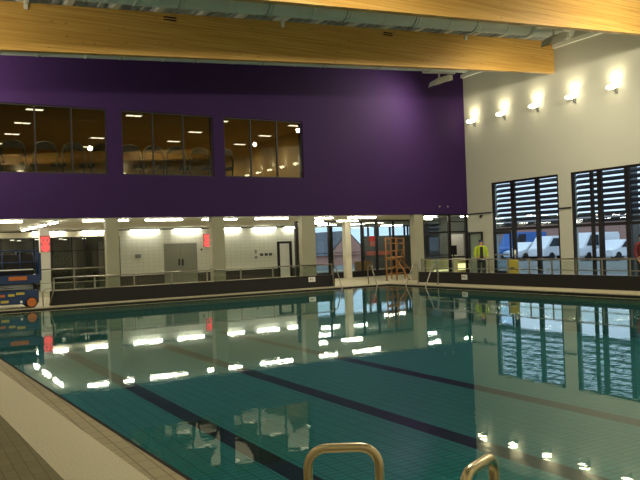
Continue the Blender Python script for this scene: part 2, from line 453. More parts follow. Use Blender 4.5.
# small fittings on the beam face
for x, lab in ((3.25, 'small white bracket on top edge of rear timber beam near photo left'), (11.2, 'small white bracket on rear timber beam above the third gallery window'), (19.2, 'small white bracket on rear timber beam nearest the white wall')):
    e = empty('beam_bracket', (x, 20.94, zr(x)-.02), 0, lab, 'bracket', 'small brackets on the rear beam')
    bm = bmesh.new(); bm_box(bm, -.05, .05, -.06, -.001, -.17, .01); obj('bracket_plate', bm, 'whitemetal', e)
    bm = bmesh.new(); bm_prism(bm, [(-.06, -.03), (-.9, .0), (-.9, .05), (-.06, .03)], -.04, .04, 'X'); obj('bracket_arm', bm, 'whitemetal', e)
for x, lab in ((7.35, 'small dark vent grille on rear timber beam toward photo left'), (15.5, 'small dark vent grille on rear timber beam right of the gallery windows')):
    z = zr(x)-.17
    boxes('vent_grille', [(x-.2, x+.2, 20.925, 20.938, z-.06, z-.02), (x-.2, x+.2, 20.925, 20.938, z+.02, z+.06)], 'dark')
    tag(bpy.context.scene.collection.objects[-1], lab, 'vent', 'vent grilles on the rear beam')

# ------------------------------------------------------------ round ducts
def duct(y, lab, x1=21.7):
    e = empty('air_duct', (0, y, 0), 0, lab, 'duct', 'round roof ducts')
    R = .31; zc = lambda x: 8.07+.0628*x
    bm = bmesh.new(); xs = [LX+.05]; 
    while xs[-1] < x1: xs.append(min(xs[-1]+1.3, x1))
    pts = []; rad = []
    for x in xs:
        for dx, r in ((-.06, R), (-.03, R), (-.02, R+.012), (.02, R+.012), (.03, R), (.06, R)):
            if LX < x+dx <= x1+.061: pts.append((x+dx, 0, zc(x+dx))); rad.append(r)
    bm_tube(bm, pts, rad, 28); obj('duct_run', bm, 'duct', e)
    bm = bmesh.new(); bm_cyl(bm, (x1+.061, 0, zc(x1+.061)), (x1+.09, 0, zc(x1+.09)), R*.93, 28); obj('end_cap', bm, 'whitemetal', e)
    x = LX+1.2
    while x < x1:
        bm = bmesh.new(); ring = [(x, (R+.018)*math.cos(a*PI/12), zc(x)+(R+.018)*math.sin(a*PI/12)) for a in range(24)]
        bm_tube(bm, ring, .012, 6, closed=True)
        bm_cyl(bm, (x, 0, zc(x)+R), (x, 0, zr(x)+.13), .01, 6); obj('hanger', bm, 'greymetal', e)
        x += 2.6
duct(18.2, 'round pale grey duct between the two timber beams')
duct(23.8, 'round pale grey duct between rear timber beam and purple wall')
duct(12.6, 'round pale grey duct above the pool, out past the front beam')

# ------------------------------------------------------------ high floodlights
def floodlight(x, y, lab, aim, power):
    z = zr(x)
    e = empty('floodlight', (x, y, z), 0, lab, 'floodlight', 'high floodlights')
    bm = bmesh.new(); bm_box(bm, -.03, .03, -.03, .03, -.92, .13); bm_prism(bm, [(-.9, -.72), (.9, -.6), (.9, -.54), (-.9, -.64)], -.05, .05); obj('mounting_arm', bm, 'whitemetal', e)
    bm = bmesh.new(); bm_prism(bm, [(-.45, -1.28), (.35, -1.0), (.45, -.76), (.1, -.8), (-.35, -1.04)], -.24, .24); h = obj('lamp_housing', bm, 'floodgrey', e, bevel=.02)
    bm = bmesh.new(); bm_prism(bm, [(-.46, -1.285), (-.10, -1.16), (-.11, -1.145), (-.47, -1.27)], -.2, .2); obj('lamp_glass', bm, 'carglass', h)
    bm = bmesh.new(); bm_box(bm, .42, .66, -.16, .16, -.92, -.7); obj('gear_box', bm, 'whitemetal', e, bevel=.02)
    l = bpy.data.lights.new('flood_beam', 'SPOT'); l.energy = power; l.color = (1, .90, .68); l.spot_size = R(170); l.spot_blend = .9; l.shadow_soft_size = .06 if y == 7.5 else .12
    lo = bpy.data.objects.new('flood_beam', l); COL.objects.link(lo); lo.parent = e; lo.location = (-.35, 0, -1.4)
    lo.rotation_euler = Vector(aim).to_track_quat('-Z', 'Y').to_euler()
R = math.radians
floodlight(7, 7.5, 'added grey floodlight behind the photographer side, aimed at the near wall, left', (0, -1, -.25), FLOOD*.9)  # unseen pair added to brighten the near wall behind the camera
floodlight(16, 7.5, 'added grey floodlight behind the photographer side, aimed at the near wall, right', (0, -1, -.25), FLOOD*.9)
floodlight(20.3, 17.6, 'grey floodlight hanging near the white wall between the timber beams', (.3, .75, -1), FLOOD*.6)
floodlight(20.8, 24.45, 'grey floodlight hanging in front of the purple wall beside the white wall', (-.6, .7, -.4), FLOOD*.45)
floodlight(-.6, 17.6, 'added grey floodlight near the left wall, past the photo left edge', (.5, .8, -.6), FLOOD*.6)  # unseen lamp added for more light in the hall
floodlight(.8, 24.45, 'grey floodlight by the purple wall, past the photo left edge', (.6, .75, -.05), FLOOD*1.0)
floodlight(20.3, 11.9, 'added grey floodlight near the white wall beyond the front beam', (.1, .9, -.4), FLOOD*.8)  # from here down: added unseen floodlights raising the hall's brightness
floodlight(10, 11.9, 'added grey floodlight above the middle of the pool, nearer than the front beam', (.2, .95, -.3), FLOOD*.5)
floodlight(.5, 11.9, 'added grey floodlight near the left wall beyond the front beam', (.6, .9, -.3), FLOOD*.7)
floodlight(3, 6.5, 'added grey floodlight high above the camera end of the pool, left', (1, .5, -.7), FLOOD)
floodlight(13, 6.5, 'added grey floodlight high above the camera end of the pool, middle', (1, .4, -.7), FLOOD)
floodlight(20.3, 6.5, 'added grey floodlight high above the camera end of the pool, right', (.1, .9, -.6), FLOOD*.8)

# ------------------------------------------------------------ wall uplights
def uplight(x, y, side, lab, group, power):
    e = empty('wall_uplight', (x, y, 7.42), 0, lab, 'wall light', group)
    s = side
    bm = bmesh.new(); bm_box(bm, min(0, s*.05), max(0, s*.05), -.05, .05, -.2, .0); bm_cyl(bm, (s*.05, 0, -.12), (s*.22, 0, -.06), .02, 8); obj('wall_bracket', bm, 'greymetal', e)
    bm = bmesh.new(); bm_prism(bm, [(s*.14, -.08), (s*.40, -.02), (s*.42, .06), (s*.12, .02)], -.17, .17); h = obj('lamp_body', bm, 'greymetal', e, bevel=.012)
    bm = bmesh.new(); bm_ell(bm, (s*.28, 0, .03), (.18, .24, .09)); obj('lamp_lens', bm, 'lens', e)
    l = bpy.data.lights.new('up_beam', 'SPOT'); l.energy = power; l.color = (1, .87, .58); l.spot_size = R(125); l.spot_blend = 1; l.shadow_soft_size = .1
    lo = bpy.data.objects.new('up_beam', l); COL.objects.link(lo); lo.parent = e; lo.location = (s*.27, 0, .19)
    lo.rotation_euler = Vector((-s*.55, 0, 1)).to_track_quat('-Z', 'Y').to_euler()
    return e
ul2 = ['sixth', 'seventh', 'eighth', 'ninth', 'tenth', 'eleventh', 'twelfth', 'thirteenth']
ul = ['nearest the purple corner', 'second from the purple corner', 'third from the purple corner', 'fourth from the purple corner', 'fifth from the purple corner, by the photo right edge']
for i in range(13):
    lab = 'lit uplight on the white wall, ' + ul[i] if i < 5 else 'lit uplight on the white wall past the photo right edge, %s from the corner' % ul2[i-5]
    uplight(RX, 25.85-1.97*i, -1, lab, 'uplights on the white wall' if i < 5 else 'uplights on the white wall out of frame', UPL)
for y, t in ((24, 'nearest the purple wall'), (18, 'second from the purple wall'), (12, 'third from the purple wall'), (6, 'fourth from the purple wall'), (.5, 'farthest from the purple wall')):
    uplight(LX, y, 1, 'added lit uplight on the left wall beyond the photo, '+t, 'added uplights on the left wall out of frame', UPL*2.2)  # unseen uplights added for their light on the hall and beams
for x, t in ((7.8, 'left'), (15.1, 'right')):
    e = uplight(x, NY, 1, 'lit uplight behind the camera, %s one mirrored in the gallery windows' % t, 'uplights behind the camera', UPL*2)
    e.rotation_euler = (0, 0, PI/2); e.location.z = 7.75

# ------------------------------------------------------------ recess under the gallery
bm = bmesh.new(); bm_prism(bm, [(LX, PW+.4)]+LOB[3:], CH, CH+.3, 'Z'); struct(obj('ceiling_recess', bm, 'soffit'))
# columns
for x0, x1, lab in ((6.66, 7.11, 'square cream column left of the grey double doors'), (10.79, 11.31, 'square cream column right of the grey double doors'),
                    (14.86, 15.49, 'square cream column between tiled wall and glazed screen'), (20.84, 21.36, 'square cream column beside the orange scaffold'), (2.4, 2.85, 'square cream column at the left end beyond the scissor lift')):
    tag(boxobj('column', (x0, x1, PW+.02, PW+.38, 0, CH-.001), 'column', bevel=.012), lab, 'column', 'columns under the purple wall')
# tiled back wall
DX = (12.55, 14.45)
bm = bmesh.new()
bm_box(bm, 10.2, DX[0], BY, BY+.2, .52, CH); bm_box(bm, DX[1], 19.45, BY, BY+.2, .52, CH); bm_box(bm, DX[0], DX[1], BY, BY+.2, 2.16, CH); bm_box(bm, 19.45, 20.42, BY, BY+.2, 2.1, CH); bm_box(bm, 20.42, 20.62, BY, BY+.2, .52, CH)
struct(obj('wall_back', bm, 'walltile'))
bm = bmesh.new()
for a, b in ((10.2, DX[0]), (DX[1], 19.45), (20.42, 20.62)): bm_box(bm, a, b, BY-.02, BY+.2, 0, .52)
struct(obj('baseboard_back', bm, 'darktile'))
# black fixing strip between the row of lamps
struct(boxes('trim_4', [(LX+.01, 20.6, BY-.05, BY-.021, 2.93, 2.98)], 'dark'))
# grey double doors
d = empty('door_2'); struct(d)
boxes('door_frame', [(DX[0], DX[0]+.06, BY-.01, BY+.1, 0, 2.16), (DX[1]-.06, DX[1], BY-.01, BY+.1, 0, 2.16), (DX[0]+.06, DX[1]-.06, BY-.01, BY+.1, 2.1, 2.16)], 'greymetal', d)
for s, (a, b) in enumerate(((DX[0]+.06, (DX[0]+DX[1])/2-.005), ((DX[0]+DX[1])/2+.005, DX[1]-.06))):
    lf = boxobj('door_leaf', (a, b, BY, BY+.06, 0, 2.1), 'greydoor', d)
    hx = b-.1 if s == 0 else a+.1
    boxobj('door_handle', (hx-.03, hx+.03, BY-.06, BY, .95, 1.3), 'blackp', lf)
# framed door at the right end
d = empty('door_3'); struct(d)
boxes('door_frame', [(19.45, 19.6, BY-.06, BY+.1, 0, 2.1), (20.27, 20.42, BY-.06, BY+.1, 0, 2.1), (19.6, 20.27, BY-.06, BY+.1, 1.97, 2.1)], 'frame', d)
boxobj('door_leaf', (19.6, 20.27, BY, BY+.05, 0, 1.97), 'whitemetal', d)
# dark glazed changing-room screen at the left end of the back wall
e = empty('wall_back_screen'); struct(e)
fr = []
bays = [4.4, 5.9, 6.75, 7.72, 8.36, 9.0, 9.44, 10.2]
boxobj('screen_header', (LX, 10.2, BY, BY+.2, 2.66, CH), 'cream', e)
bm = bmesh.new()
for x in [LX+.01, -.5, 1.2, 2.9] + bays[:-1]: bm_box(bm, x, x+.05, BY, BY+.1, 0, 2.66)
bm_box(bm, LX+.06, 10.2, BY+.02, BY+.08, 1.93, 1.97); obj('screen_frame', bm, 'frame', e)
bm = bmesh.new()
for a, b in ((LX+.06, 1.2), (1.25, 2.9), (6.76, 7.72), (8.40, 9.0), (4.45, 5.9)): bm_box(bm, a, b, BY+.09, BY+.12, .02, 1.93)
obj('dark_panel', bm, 'darkglass', e)
boxobj('screen_pane', (LX+.06, 10.15, BY+.04, BY+.05, .02, 2.66), 'glass', e)
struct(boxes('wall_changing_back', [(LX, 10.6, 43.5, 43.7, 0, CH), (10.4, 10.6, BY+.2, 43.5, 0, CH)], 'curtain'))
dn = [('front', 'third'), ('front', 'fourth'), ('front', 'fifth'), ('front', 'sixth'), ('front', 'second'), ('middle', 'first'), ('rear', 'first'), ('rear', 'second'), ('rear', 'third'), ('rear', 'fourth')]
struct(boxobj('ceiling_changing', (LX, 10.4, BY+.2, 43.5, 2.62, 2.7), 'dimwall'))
for i, (x, y) in enumerate([(5.2, 40), (6.4, 40), (7.6, 40), (8.8, 40), (3.5, 40), (2.0, 41), (4.4, 42), (5.8, 42), (7.0, 42), (8.2, 42)]):
    bm = bmesh.new(); bm_cyl(bm, (x, y, 2.59), (x, y, 2.619), .10, 12)
    o = obj('downlight', bm, 'galtube'); tag(o, 'small round downlight behind the dark glass screen, %s row, %s from the left' % (dn[i]), 'downlight', 'changing area downlights')
for i, (x, lab) in enumerate([(4.6, 'pale tall locker panel in changing area behind scissor lift'), (7.95, 'pale tall locker panel between two dark panels behind the glass'), (9.3, 'pale tall locker panel next to the tiled wall end')]):
    tag(boxobj('locker_panel', (x-.16, x+.16, BY+.6, BY+.8, 0, 2.4), 'curtain', bevel=.01), lab, 'locker')
# white pillar that carries the left LED clock
tag(boxobj('column', (5.9, 6.36, 36.1, 36.4, 0, CH-.001), 'whitemetal', bevel=.01), 'narrow white pillar carrying the left red clock', 'column')

# strip lights
def strip(x, y, z, ln, along, lab, grp):
    e = empty('strip_light', (x, y, z), 0 if along == 'X' else PI/2, lab, 'strip light', grp)
    h = ln/2
    bm = bmesh.new(); bm_box(bm, -h, h, -.06, .06, -.05, 0); obj('lamp_housing', bm, 'whitemetal', e)
    bm = bmesh.new(); bm_prism(bm, [(-.055, -.051), (.055, -.051), (.045, -.10), (-.045, -.10)], -h+.03, h-.03, 'X'); obj('lamp_diffuser', bm, 'tube', e)
    return e
Zc = CH-.001
R1 = [(2.2, 3.95, 'above scissor lift'), (6.0, 6.95, 'left of grey doors, before the column'), (7.33, 7.75, 'short, right of that column'), (8.37, 9.91, 'left of grey doors'),
      (10.72, 11.15, 'short, left of second column'), (11.63, 12.26, 'right of second column'), (13.08, 14.66, 'left of third column'), (15.96, 16.94, 'right of third column'), (17.74, 19.29, 'before lobby screen'), (22.06, 22.9, 'over the glazed entrance')]
for a, b, t in R1:
    strip((a+b)/2, 27.5, Zc, b-a, 'X', 'lit strip light, front row, '+t, 'front row of strip lights')
for a, b, t in [(2.4, 4.0, 'beyond the scissor lift'), (5.84, 7.41, 'above left red clock'), (8.24, 9.4, 'left of tiled wall'), (10.71, 12.28, 'left of grey doors'), (13.12, 14.67, 'above grey doors'),
             (15.99, 17.1, 'right of second column'), (17.92, 19.35, 'above wall notices'), (19.95, 20.6, 'above framed door')]:
    strip((a+b)/2, BY-.14, 2.985, b-a, 'X', 'lit strip light along the back wall, '+t, 'back row of strip lights')
for i, y in enumerate((29.0, 31.5, 33.8, 36.0)):
    strip(5.25, y, Zc, 1.5, 'Y', 'lit strip light running away from pool, %s from the back wall' % ['fourth', 'third', 'second', 'nearest'][i], 'strip lights running front to back')
for x, y, t in ((20.0, 33.9, 'near the screen left end'), (20.1, 31.2, 'in front of the screen'), (22.3, 36.9, 'behind the screen, far'), (23.9, 36.3, 'behind the screen, right'), (18.0, 31.2, 'before the framed door')):
    strip(x, y, Zc, 1.3, 'X', 'lit strip light over the glazed lobby screen, '+t, 'strip lights over the lobby')

# LED clocks
def led_clock(x, y, z0, z1, wd, lab):
    e = empty('led_clock', (x, y, z0), 0, lab, 'clock', 'red LED pool clocks')
    h = z1-z0
    boxobj('clock_case', (-wd/2, wd/2, 0, .06, 0, h), 'ledback', e, bevel=.008)
    bm = bmesh.new()
    c = (0, h*.27); r = wd*.33
    ring = [(c[0]+r*math.cos(a*PI/12), -.012, c[1]+r*math.sin(a*PI/12)) for a in range(24)]
    bm_tube(bm, ring, .035, 6, closed=True); bm_ell(bm, (c[0], -.01, c[1]), (.08, .02, .08), 10, 6); obj('second_ring', bm, 'led', e)
    bm = bmesh.new()
    for sx in (-wd*.2, wd*.2):
        r1 = .09; cz = h*.72
        pts = [(sx+r1*math.cos(a*PI/8)*.9, -.012, cz+r1*1.4*math.sin(a*PI/8)) for a in range(16)]
        bm_tube(bm, pts, .028, 6, closed=True)
    obj('digits', bm, 'led', e)
led_clock(15.07, BY-.09, 1.92, 2.66, .5, 'glowing red clock on the tiled wall right of the grey doors')
led_clock(6.13, 36.02, 1.92, 2.7, .44, 'glowing red clock on the narrow white pillar at left')

# wall notices and dispensers
def wall_item(name, x, z, wdt, ht, m, lab, cat, y=BY-.035):
    return tag(boxobj(name, (x-wdt/2, x+wdt/2, y, BY-.001, z-ht/2, z+ht/2), m, bevel=.005), lab, cat)
wall_item('hand_dispenser', 11.12, 1.55, .28, .2, 'greymetal', 'grey dispenser box on the tiled wall left of the grey doors', 'dispenser', BY-.12)
wall_item('wall_notice', 18.05, 1.55, .12, .22, 'greymetal', 'small tall notice on tiled wall above the dark skirting', 'notice')
wall_item('wall_notice', 18.06, 1.22, .16, .16, 'greymetal', 'small square notice directly under the tall notice', 'notice')
for x, t in ((18.42, 'left'), (18.72, 'middle'), (19.0, 'right')):
    wall_item('wall_plaque', x, 1.36, .2, .15, 'print', 'small dark plaque left of the framed door, %s of three' % t, 'plaque')
wall_item('alarm_button', 14.72, 1.78, .1, .1, 'print', 'tiny dark alarm button between grey doors and red clock', 'button')

# learner-pool balustrade in the recess
def balustrade(p0, p1, z0, z1, sp, lab, name='balustrade', glass='balglass', mid=(), grp='balustrades'):
    p0, p1 = Vector(p0), Vector(p1); L = (p1-p0).length; d = (p1-p0)/L
    e = empty(name, (p0.x, p0.y, z0), math.atan2(d.y, d.x), lab, 'railing', grp)
    bm = bmesh.new(); bm_cyl(bm, (0, 0, z1-z0), (L, 0, z1-z0), .028, 10); obj('handrail', bm, 'steel', e)
    n = max(1, round(L/sp))
    for i in range(n+1):
        x = min(max(L*i/n, .03), L-.03)
        bm = bmesh.new(); bm_box(bm, x-.022, x+.022, -.02, .02, .001, z1-z0-.02); bm_box(bm, x-.05, x+.05, -.045, .045, .001, .015); obj('post', bm, 'steel', e)
    for m in mid:
        bm = bmesh.new(); bm_cyl(bm, (.03, -.035, m-z0), (L-.03, -.035, m-z0), .016, 8); obj('mid_rail', bm, 'steel', e)
    if glass:
        for i in range(n):
            a, b = L*i/n+.05, L*(i+1)/n-.05
            bm = bmesh.new(); bm_box(bm, a, b, -.006, .006, .05, z1-z0-.06); obj('glass_panel', bm, glass, e)
    return e
balustrade((4.75, 31.0), (8.0, 31.0), 0, 1.18, 1.6, 'steel and glass balustrade further back, in the left bay', mid=(.62,))

# low dark pool-surround walls
struct(boxobj('wall_low_far', (4.62, 16.25, 26.40, 26.58, 0, .48), 'dark'))
struct(boxobj('wall_low_right', (19.85, 20.05, 3.0, 25.2, 0, .44), 'dark'))
struct(boxes('trim_5', [(4.62, 16.25, 26.39, 26.59, .481, .50), (19.84, 20.06, 3.0, 25.2, .441, .46)], 'brownframe'))
balustrade((4.72, 26.5), (16.2, 26.5), .501, .95, 1.43, 'steel and glass railing on the low dark wall facing the columns')
balustrade((19.95, 25.1), (19.95, 3.1), .461, 1.0, 1.06, 'steel railing on the low dark wall beside the white wall', mid=(.62,))
# depth plates
def plate(loc, rz, lab):
    e = empty('depth_plate', loc, rz, lab, 'sign')
    boxobj('plate_board', (-.16, .16, -.02, 0, 0, .2), 'signwhite', e)
    boxes('plate_print', [(-.10, -.06, -.023, -.0205, .06, .14), (-.02, .02, -.023, -.0205, .06, .14), (.04, .11, -.023, -.0205, .06, .08)], 'print', e)
plate((15.1, 26.389, .25), 0, 'small white plate on dark low wall beneath the third column')
plate((19.839, 22.2, .18), -PI/2, 'small white plate on the right dark wall in front of the person')

# ------------------------------------------------------------ glazed lobby screen
SY = 32.5
e = empty('wall_screen'); struct(e)
bm = bmesh.new()
for x, wd in ((17.8, .12), (19.75, .09), (20.93, .09), (21.84, .09), (22.82, .09), (23.97, .09), (25.2, .12)): bm_box(bm, x-wd/2, x+wd/2, SY, SY+.12, 0, CH)
bm_box(bm, 17.86, 25.14, SY+.002, SY+.118, CH-.08, CH); obj('screen_frame', bm, 'frame', e)
boxobj('screen_base', (18.5, 25.2, SY-.06, SY-.002, 0, .32), 'dark', e)
xs = [17.86, 19.705, 19.795, 20.885, 20.975, 21.795, 21.885, 22.775, 22.865, 23.925, 24.015, 25.14]
for i in range(0, 12, 2): boxobj('screen_pane', (xs[i], xs[i+1], SY+.05, SY+.06, .01, CH-.08), 'glass', e)
tag(boxobj('column', (20.5, 20.85, SY-.42, SY-.1, 0, CH-.001), 'cream', bevel=.01), 'narrow cream post in front of the glazed lobby screen', 'column')
# orange-brown pipe at the screen's left end
bm = bmesh.new(); bm_cyl(bm, (17.98, SY-.25, 0), (17.98, SY-.25, CH-.001), .035, 10)
tag(obj('wall_pipe', bm, 'salmon'), 'thin reddish-brown vertical pipe left of the third column', 'pipe')

# entrance bay between the last column and the white wall
EY = PW+.12
d = empty('door_4'); struct(d)
boxes('door_frame', [(21.40, 21.50, EY, EY+.1, 0, CH-.002), (22.98, 23.12, EY, EY+.1, 0, CH-.002), (24.06, 24.19, EY, EY+.1, 0, CH-.002), (21.5, 24.06, EY+.002, EY+.098, 2.16, 2.24), (21.5, 24.06, EY+.002, EY+.098, CH-.06, CH-.004), (21.5, 22.98, EY+.002, EY+.098, 0, .1)], 'frame', d)
for a, b, z0, z1 in ((21.5, 22.98, .1, 2.16), (21.5, 22.98, 2.24, CH-.06), (23.12, 24.06, 2.24, CH-.06)):
    boxobj('door_pane', (a, b, EY+.04, EY+.05, z0, z1), 'glass', d)
boxes('door_rail', [(21.5, 22.98, EY+.02, EY+.08, 1.08, 1.13), (23.12, 24.06, EY+.03, EY+.07, 2.68, 2.72)], 'frame', d)
# open dark-framed door leaf lying along the white wall
d = empty('door_5'); struct(d)
boxes('door_frame', [(RX-.10, RX-.04, 25.56, 25.63, .01, 2.16), (RX-.10, RX-.04, 26.45, 26.52, .01, 2.16), (RX-.10, RX-.04, 25.63, 26.45, 2.08, 2.16), (RX-.10, RX-.04, 25.63, 26.45, .01, .2)], 'frame', d)
boxobj('door_pane', (RX-.075, RX-.065, 25.63, 26.45, .2, 2.08), 'glass', d)
# small black camera on the white wall
e = empty('security_camera', (RX-.002, 25.6, 2.9), 0, 'small black dome camera on the white wall above the person', 'camera')
bm = bmesh.new(); bm_box(bm, -.12, 0, -.04, .04, 0, .05); obj('mount', bm, 'blackp', e)
bm = bmesh.new(); bm_ell(bm, (-.1, 0, -.03), (.07, .07, .07)); obj('dome', bm, 'blackp', e)
# two tiny sensors on purple wall
for x, t in ((22.35, 'left'), (22.85, 'right')):
    bm = bmesh.new(); bm_ell(bm, (x, PW-.03, 3.42), (.05, .03, .05), 10, 6)
    tag(obj('wall_sensor', bm, 'greymetal'), 'tiny grey sensor low on the purple wall corner, %s of two' % t, 'sensor')

# ------------------------------------------------------------ lobby beyond
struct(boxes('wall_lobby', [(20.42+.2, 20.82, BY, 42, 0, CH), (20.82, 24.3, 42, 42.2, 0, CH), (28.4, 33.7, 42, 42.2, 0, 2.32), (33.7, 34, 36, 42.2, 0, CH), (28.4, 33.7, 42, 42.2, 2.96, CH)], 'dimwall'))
e = empty('window_6'); struct(e)
boxes('window_frame', [(24.3, 24.4, 42, 42.1, 0, CH), (25.55, 25.8, 42, 42.1, 0, CH), (27.0, 27.3, 42, 42.1, 0, CH), (28.3, 28.4, 42, 42.1, 0, CH), (24.4, 28.3, 42.02, 42.08, 1.2, 1.25)] +
      [(x, x+.14, 42.02, 42.08, 2.32, 2.96) for x in (28.7, 29.3, 29.55, 30.6, 31.9, 32.2)], 'frame', e)
boxobj('window_pane', (24.4, 33.7, 42.04, 42.05, .05, 2.96), 'winglass', e)
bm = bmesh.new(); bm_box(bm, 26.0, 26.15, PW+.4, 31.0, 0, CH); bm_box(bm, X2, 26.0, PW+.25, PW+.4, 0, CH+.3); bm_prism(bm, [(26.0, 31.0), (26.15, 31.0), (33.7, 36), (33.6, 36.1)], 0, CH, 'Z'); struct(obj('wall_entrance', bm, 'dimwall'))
struct(boxobj('wall_right_upper', (RX, RX+.35, PW+.4, 44, CH+.3, 8), 'cream'))
# posters, desk, monitor
tag(boxobj('poster_board', (28.75, 29.25, 41.90, 41.95, 1.95, 2.32), 'red', bevel=.004), 'red board on lobby wall seen through the screen', 'poster')
tag(boxobj('poster_board', (28.8, 29.3, 41.90, 41.95, 1.6, 1.93), 'salmon', bevel=.004), 'salmon pink board hung below the red board', 'poster')
tag(boxobj('poster_board', (28.5, 30.6, 41.90, 41.95, .95, 1.25), 'salmon', bevel=.004), 'long reddish board low on the lobby wall', 'poster')
tag(boxobj('lobby_crate', (26.3, 27.3, 39.5, 40.2, 0, .65), 'board', bevel=.02), 'brown carton on the lobby floor behind the screen', 'box')
e = empty('reception_desk', (23.95, 27.65, 0), 0, 'pale reception desk with a glowing yellow front, behind the glazed entrance', 'desk')
boxobj('desk_body', (-1.35, 1.3, 0, .55, .02, .93), 'desk', e, bevel=.015)
boxobj('desk_top', (-1.4, 1.35, -.05, .6, .931, .98), 'dark', e)
boxobj('lit_strip', (.35, 1.12, -.02, -.001, .3, .62), 'deskglow', e)
boxobj('lit_strip', (-1.2, -.3, -.02, -.001, .3, .36), 'deskglow', e)
e = empty('monitor', (24.25, 27.85, .981), 0, 'black monitor standing on the reception desk', 'monitor')
boxobj('screen', (-.2, .2, 0, .04, .08, .56), 'blackp', e, bevel=.01)
boxes('stand', [(-.04, .04, .045, .07, .01, .25), (-.12, .12, 0, .16, .001, .012)], 'blackp', e)
struct(boxobj('wall_partition', (24.62, 25.4, 28.4, 28.5, 0, 2.1), 'whitemetal'))
tag(boxobj('lobby_pillar', (23.4, 23.75, 29.6, 29.95, 0, CH-.001), 'cream', bevel=.01), 'pale pillar behind the glazed entrance bay', 'pillar')
strip(24.9, 27.5, Zc, .9, 'X', 'added lit strip light over the reception desk right end', 'strip lights over the lobby')  # ceiling lamp added for more light at the entrance
strip(29.5, 40.2, Zc, 1.8, 'X', 'lit strip light in front of the lobby poster wall', 'strip lights over the lobby')
strip(24.3, 30.3, Zc, 1.3, 'X', 'added lit strip light deep behind the glazed entrance bay', 'strip lights over the lobby')  # another lamp added to brighten the entrance bay

# ------------------------------------------------------------ gallery behind the purple wall
struct(boxobj('floor_gallery', (LX, RX, PW+.4, 43.4, 3.9, 4.1), 'galfloor'))
struct(boxobj('ceiling_gallery', (LX, RX, PW+.4, 43.4, 7.34, 7.5), 'galwall'))
struct(boxes('wall_gallery', [(LX, 17.2, 43.2, 43.4, 4.1, 7.34), (17.0, 17.2, PW+.4, 43.2, 4.1, 7.34)], 'galwall'))
for i, x in enumerate((4.7, 8.5, 12.3, 15.95)):
    for j, y in enumerate((28.95, 32.05, 35.1, 38.2)):
        e = empty('gallery_light', (x, y, 7.339), 0, 'small lit ceiling light in the gallery, %s line from the left, %s from the window' % (names[i].replace('leftmost', 'first'), ['nearest', 'second', 'third', 'farthest'][j]), 'ceiling light', 'gallery ceiling lights')
        bm = bmesh.new(); bm_box(bm, -.34, .34, -.16, .16, -.03, 0); obj('lamp_frame', bm, 'whitemetal', e)
        bm = bmesh.new(); bm_box(bm, -.3, -.02, -.12, .12, -.04, -.0301); bm_box(bm, .02, .3, -.12, .12, -.04, -.0301); obj('lamp_diffuser', bm, 'galtube', e)
        l = bpy.data.lights.new('lamp_glow', 'SPOT'); l.energy = GAL*2.2; l.color = (1, .86, .6); l.spot_size = math.radians(165); l.spot_blend = .5; l.shadow_soft_size = .9
        lo = bpy.data.objects.new('lamp_glow', l); COL.objects.link(lo); lo.parent = e; lo.location = (0, 0, -.06)

def make_treadmill():
    e = empty('treadmill', (0, 0, 4.101), 0, 'x', 'treadmill', 'treadmills facing the gallery windows')
    bm = bmesh.new(); n = 12; out = []
    top = []; bot = []
    for i in range(n+1):
        a = PI*i/n; top.append((-.42*math.cos(a), 1.60+.30*math.sin(a)**.8)); bot.append((-.38*math.cos(a), 1.58+.06*math.sin(a)))
    bm_prism(bm, top+bot[::-1], -.06, .06); obj('console', bm, 'blackp', e)
    bm = bmesh.new(); bm_tube(bm, [(-.43*math.cos(PI*i/16), -.03, 1.60+.315*math.sin(PI*i/16)**.8) for i in range(1, 16)], .018, 8); obj('chrome_rim', bm, 'steel', e)
    for s in (-1, 1):
        bm = bmesh.new(); bm_tube(bm, [(s*.40, 0, 1.66), (s*.46, 0, 1.4), (s*.47, .05, 1.1), (s*.42, .1, .5), (s*.38, .12, .15)], [.045, .05, .04, .035, .04], 8); obj('upright', bm, 'blackp', e)
        bm = bmesh.new(); bm_box(bm, min(s*.30, s*.52), max(s*.30, s*.52), .05, .55, 1.02, 1.16); obj('hand_grip', bm, 'rubber', e, bevel=.02)
    boxobj('running_deck', (-.4, .4, -.1, 1.5, .03, .2), 'blackp', e, bevel=.03)
    boxobj('running_belt', (-.26, .26, .25, 1.48, .2005, .21), 'rubber', e)
    return e
tread = make_treadmill(); tread.scale = (.9, .9, 1)
tx = [3.80, 4.92, 5.94, 7.02, 8.10, 9.06, 10.0, 11.02, 12.1]
tl = ['at the left end of the first window', 'in the first window, second from the left', 'in the first window, third from the left', 'at the right edge of the first window', 'at the left edge of the second window',
      'on the first mullion of the second window', 'behind the middle of the second window', 'at the right edge of the second window', 'at the left edge of the third window']
for i, x in enumerate(tx):
    lab = 'dark treadmill with arched console in the gallery, '+tl[i]
    if i == 0: tread.location = (x, 28.3, 4.101); tread['label'] = lab
    else: copy_tree(tread, (x, 28.3, 4.101), label=lab)

